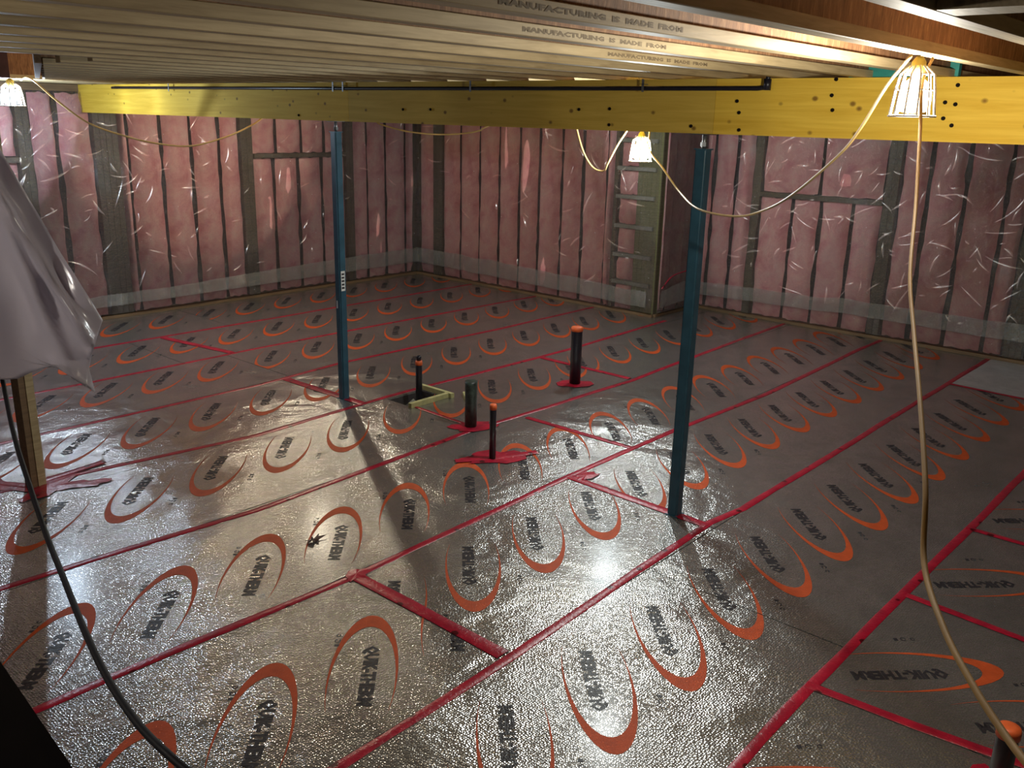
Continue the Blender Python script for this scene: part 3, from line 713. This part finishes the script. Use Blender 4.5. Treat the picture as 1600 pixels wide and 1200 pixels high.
# ------------------------------------------------------------------ cords
def cord(pts, r, mat, label, seg=8, n=8, cat='cord', name='power_cord'):
    return tag(tube(name, catmull(pts, seg), r, mat, n=n), label, cat)
cord([Vector((3.36, 1.17, 2.795)), at(1385, 135, 3.75), at(1345, 200, 4.0), at(1310, 243, 4.2), at(1240, 303, 4.6), at(1195, 328, 4.9), at(1150, 338, 5.1), at(1092, 327, 5.40), at(1062, 300, 5.8), at(1035, 262, 6.1), at(1015, 235, 6.35), Vector((5.48, 3.60, 2.50)), Vector((5.50, 3.59, 2.797))],
     .0062, M_CORD, 'yellow cord sagging in front of the near blue post between two work lights')
cord([Vector((3.55, 1.16, 2.795)), at(1441, 130, 3.58), at(1438, 200, 3.5), at(1431, 320, 3.25), at(1422, 430, 2.95), at(1428, 520, 2.7), at(1437, 620, 2.4), at(1446, 760, 2.1), at(1444, 880, 1.95), at(1474, 980, 1.75), at(1520, 1070, 1.6), at(1568, 1145, 1.5), at(1615, 1205, 1.42), at(1680, 1270, 1.35)],
     .0058, M_CORDR, 'yellow brown cord hanging down from the near work light to the lower right corner')
lp = LAMPS['left'][0]
dL = (Vector(lp)-Vector((0, 0, EYE))).length
cord([Vector((lp[0]+.10, lp[1], 2.79)), at(48, 123, 10.2), at(90, 158, 10.2), at(140, 193, 10.25), at(200, 214, 10.3), at(250, 225, 10.4), at(300, 228, 10.5), at(350, 215, 10.6), at(385, 200, 10.7), at(410, 184, 10.75), Vector((6.30, 8.863, 2.795))],
     .009, M_CORD, 'yellow cord sagging from the far left work light across the left wall')
cord([Vector((5.62, 6.83, 2.795)), at(583, 180, 9.0), at(590, 192, 8.8), at(610, 199, 8.7), at(640, 206, 8.6), at(680, 210, 8.5), at(720, 209, 8.4), at(750, 204, 8.3), at(770, 194, 8.2), Vector((6.3, 4.79, 2.795))],
     .007, M_CORD, 'pale cord dipping just below the beam in front of the room corner')
cord([Vector((5.55, 4.39, 2.795)), at(898, 180, 7.0), at(903, 208, 7.0), at(913, 240, 6.95), at(927, 262, 6.9), at(943, 267, 6.8), at(950, 255, 6.7), at(966, 225, 6.6), at(982, 200, 6.5), at(992, 175, 6.48), Vector((5.30, 3.60, 2.797))],
     .006, M_CORD, 'pale cord looped left of the work light under the beam')
cord([at(-5, 545, 3.12), at(5, 598, 3.05), at(22, 680, 2.8), at(45, 755, 2.6), at(72, 835, 2.4), at(100, 905, 2.2), at(132, 985, 2.0), at(168, 1060, 1.85), at(215, 1130, 1.72), at(270, 1185, 1.62), at(340, 1240, 1.55)],
     .0066, M_BCORD, 'black cord hanging down across the foil floor at left')

# ------------------------------------------------------------------ hanging white plastic sheet
def sheet():
    SD = 3.0
    Lf = [(-330, -20), (-330, 200), (-320, 420), (-300, 660)]
    Rt = [(-128, 20), (-62, 130), (0, 232), (50, 318), (95, 395), (130, 450), (160, 500)]
    nU, nV = 70, 60; V, F = [], []
    def lerp(P, t):
        t *= len(P)-1; i = min(int(t), len(P)-2); u = t-i
        return (P[i][0]+(P[i+1][0]-P[i][0])*u, P[i][1]+(P[i+1][1]-P[i][1])*u)
    hem = [(-300, 640), (-100, 605), (0, 588), (28, 592), (60, 577), (95, 570), (122, 580), (148, 612), (139, 575), (150, 530), (160, 500)]
    for j in range(nV+1):
        tv = j/nV
        for i in range(nU+1):
            tu = i/nU
            l, r = lerp(Lf, tv), lerp(Rt, tv)
            px, py = l[0]+(r[0]-l[0])*tu, l[1]+(r[1]-l[1])*tu
            if tv > .80:                                  # ease the lowest rows onto the hem line
                h = lerp(hem, tu); w = ((tv-.80)/.20)**1.3; px, py = px*(1-w)+h[0]*w, py*(1-w)+h[1]*w
            crease = math.exp(-((px-(py-310)*.62-2)/9)**2)*.05+math.exp(-((px-(py-330)*.42-2)/14)**2)*.04*(py > 330)
            d = SD+.07*noise.noise(Vector((px*.006, py*.003, 2)))+.03*noise.noise(Vector((px*.02, py*.008, 7)))-crease
            V.append(at(px, py, d))
    for j in range(nV):
        for i in range(nU): a = j*(nU+1)+i; F.append((a, a+1, a+nU+2, a+nU+1))
    me = mesh('plastic_sheet', V, F, M_SHEET, True)
    o = link('plastic_sheet', me); m_ = o.modifiers.new('thickness', 'SOLIDIFY'); m_.thickness = .002
    return tag(o, 'white translucent plastic sheet hanging loose at the left edge', 'plastic sheet')
sheet()

# ------------------------------------------------------------------ stair board in the lower left corner, scraps
def prism(name, base, dvec, mat):
    V = [Vector(p) for p in base]; n = len(V); V += [v+Vector(dvec) for v in V]
    F = [tuple(range(n))[::-1], tuple(range(n, 2*n))]+[(i, (i+1) % n, n+(i+1) % n, n+i) for i in range(n)]
    return link(name, mesh(name, V, F, mat))
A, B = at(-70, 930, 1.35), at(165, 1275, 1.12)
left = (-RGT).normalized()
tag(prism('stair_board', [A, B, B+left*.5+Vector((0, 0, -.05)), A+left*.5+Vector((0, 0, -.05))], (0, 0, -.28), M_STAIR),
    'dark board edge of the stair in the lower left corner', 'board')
# dried leaf on the foil
rnd = random.Random(3); c = ground(490, 846); V = [(0, 0, .012)]; F = []
for k in range(14):
    a = 2*math.pi*k/14; r = (.055 if k % 2 else .035)*rnd.uniform(.7, 1.2)*(1.6 if k in (0, 1, 13) else 1)
    V.append((r*math.cos(a), r*math.sin(a)*.6, rnd.uniform(.002, .03)))
F = [(0, 1+k, 1+(k+1) % 14) for k in range(14)]
o = link('dried_leaf', mesh('dried_leaf', V, F, M_LEAF)); o.location = (c.x, c.y, .002); o.rotation_euler = (0, 0, .2)
m_ = o.modifiers.new('t', 'SOLIDIFY'); m_.thickness = .003
tag(o, 'small dark crumpled leaf lying on the foil floor', 'leaf')
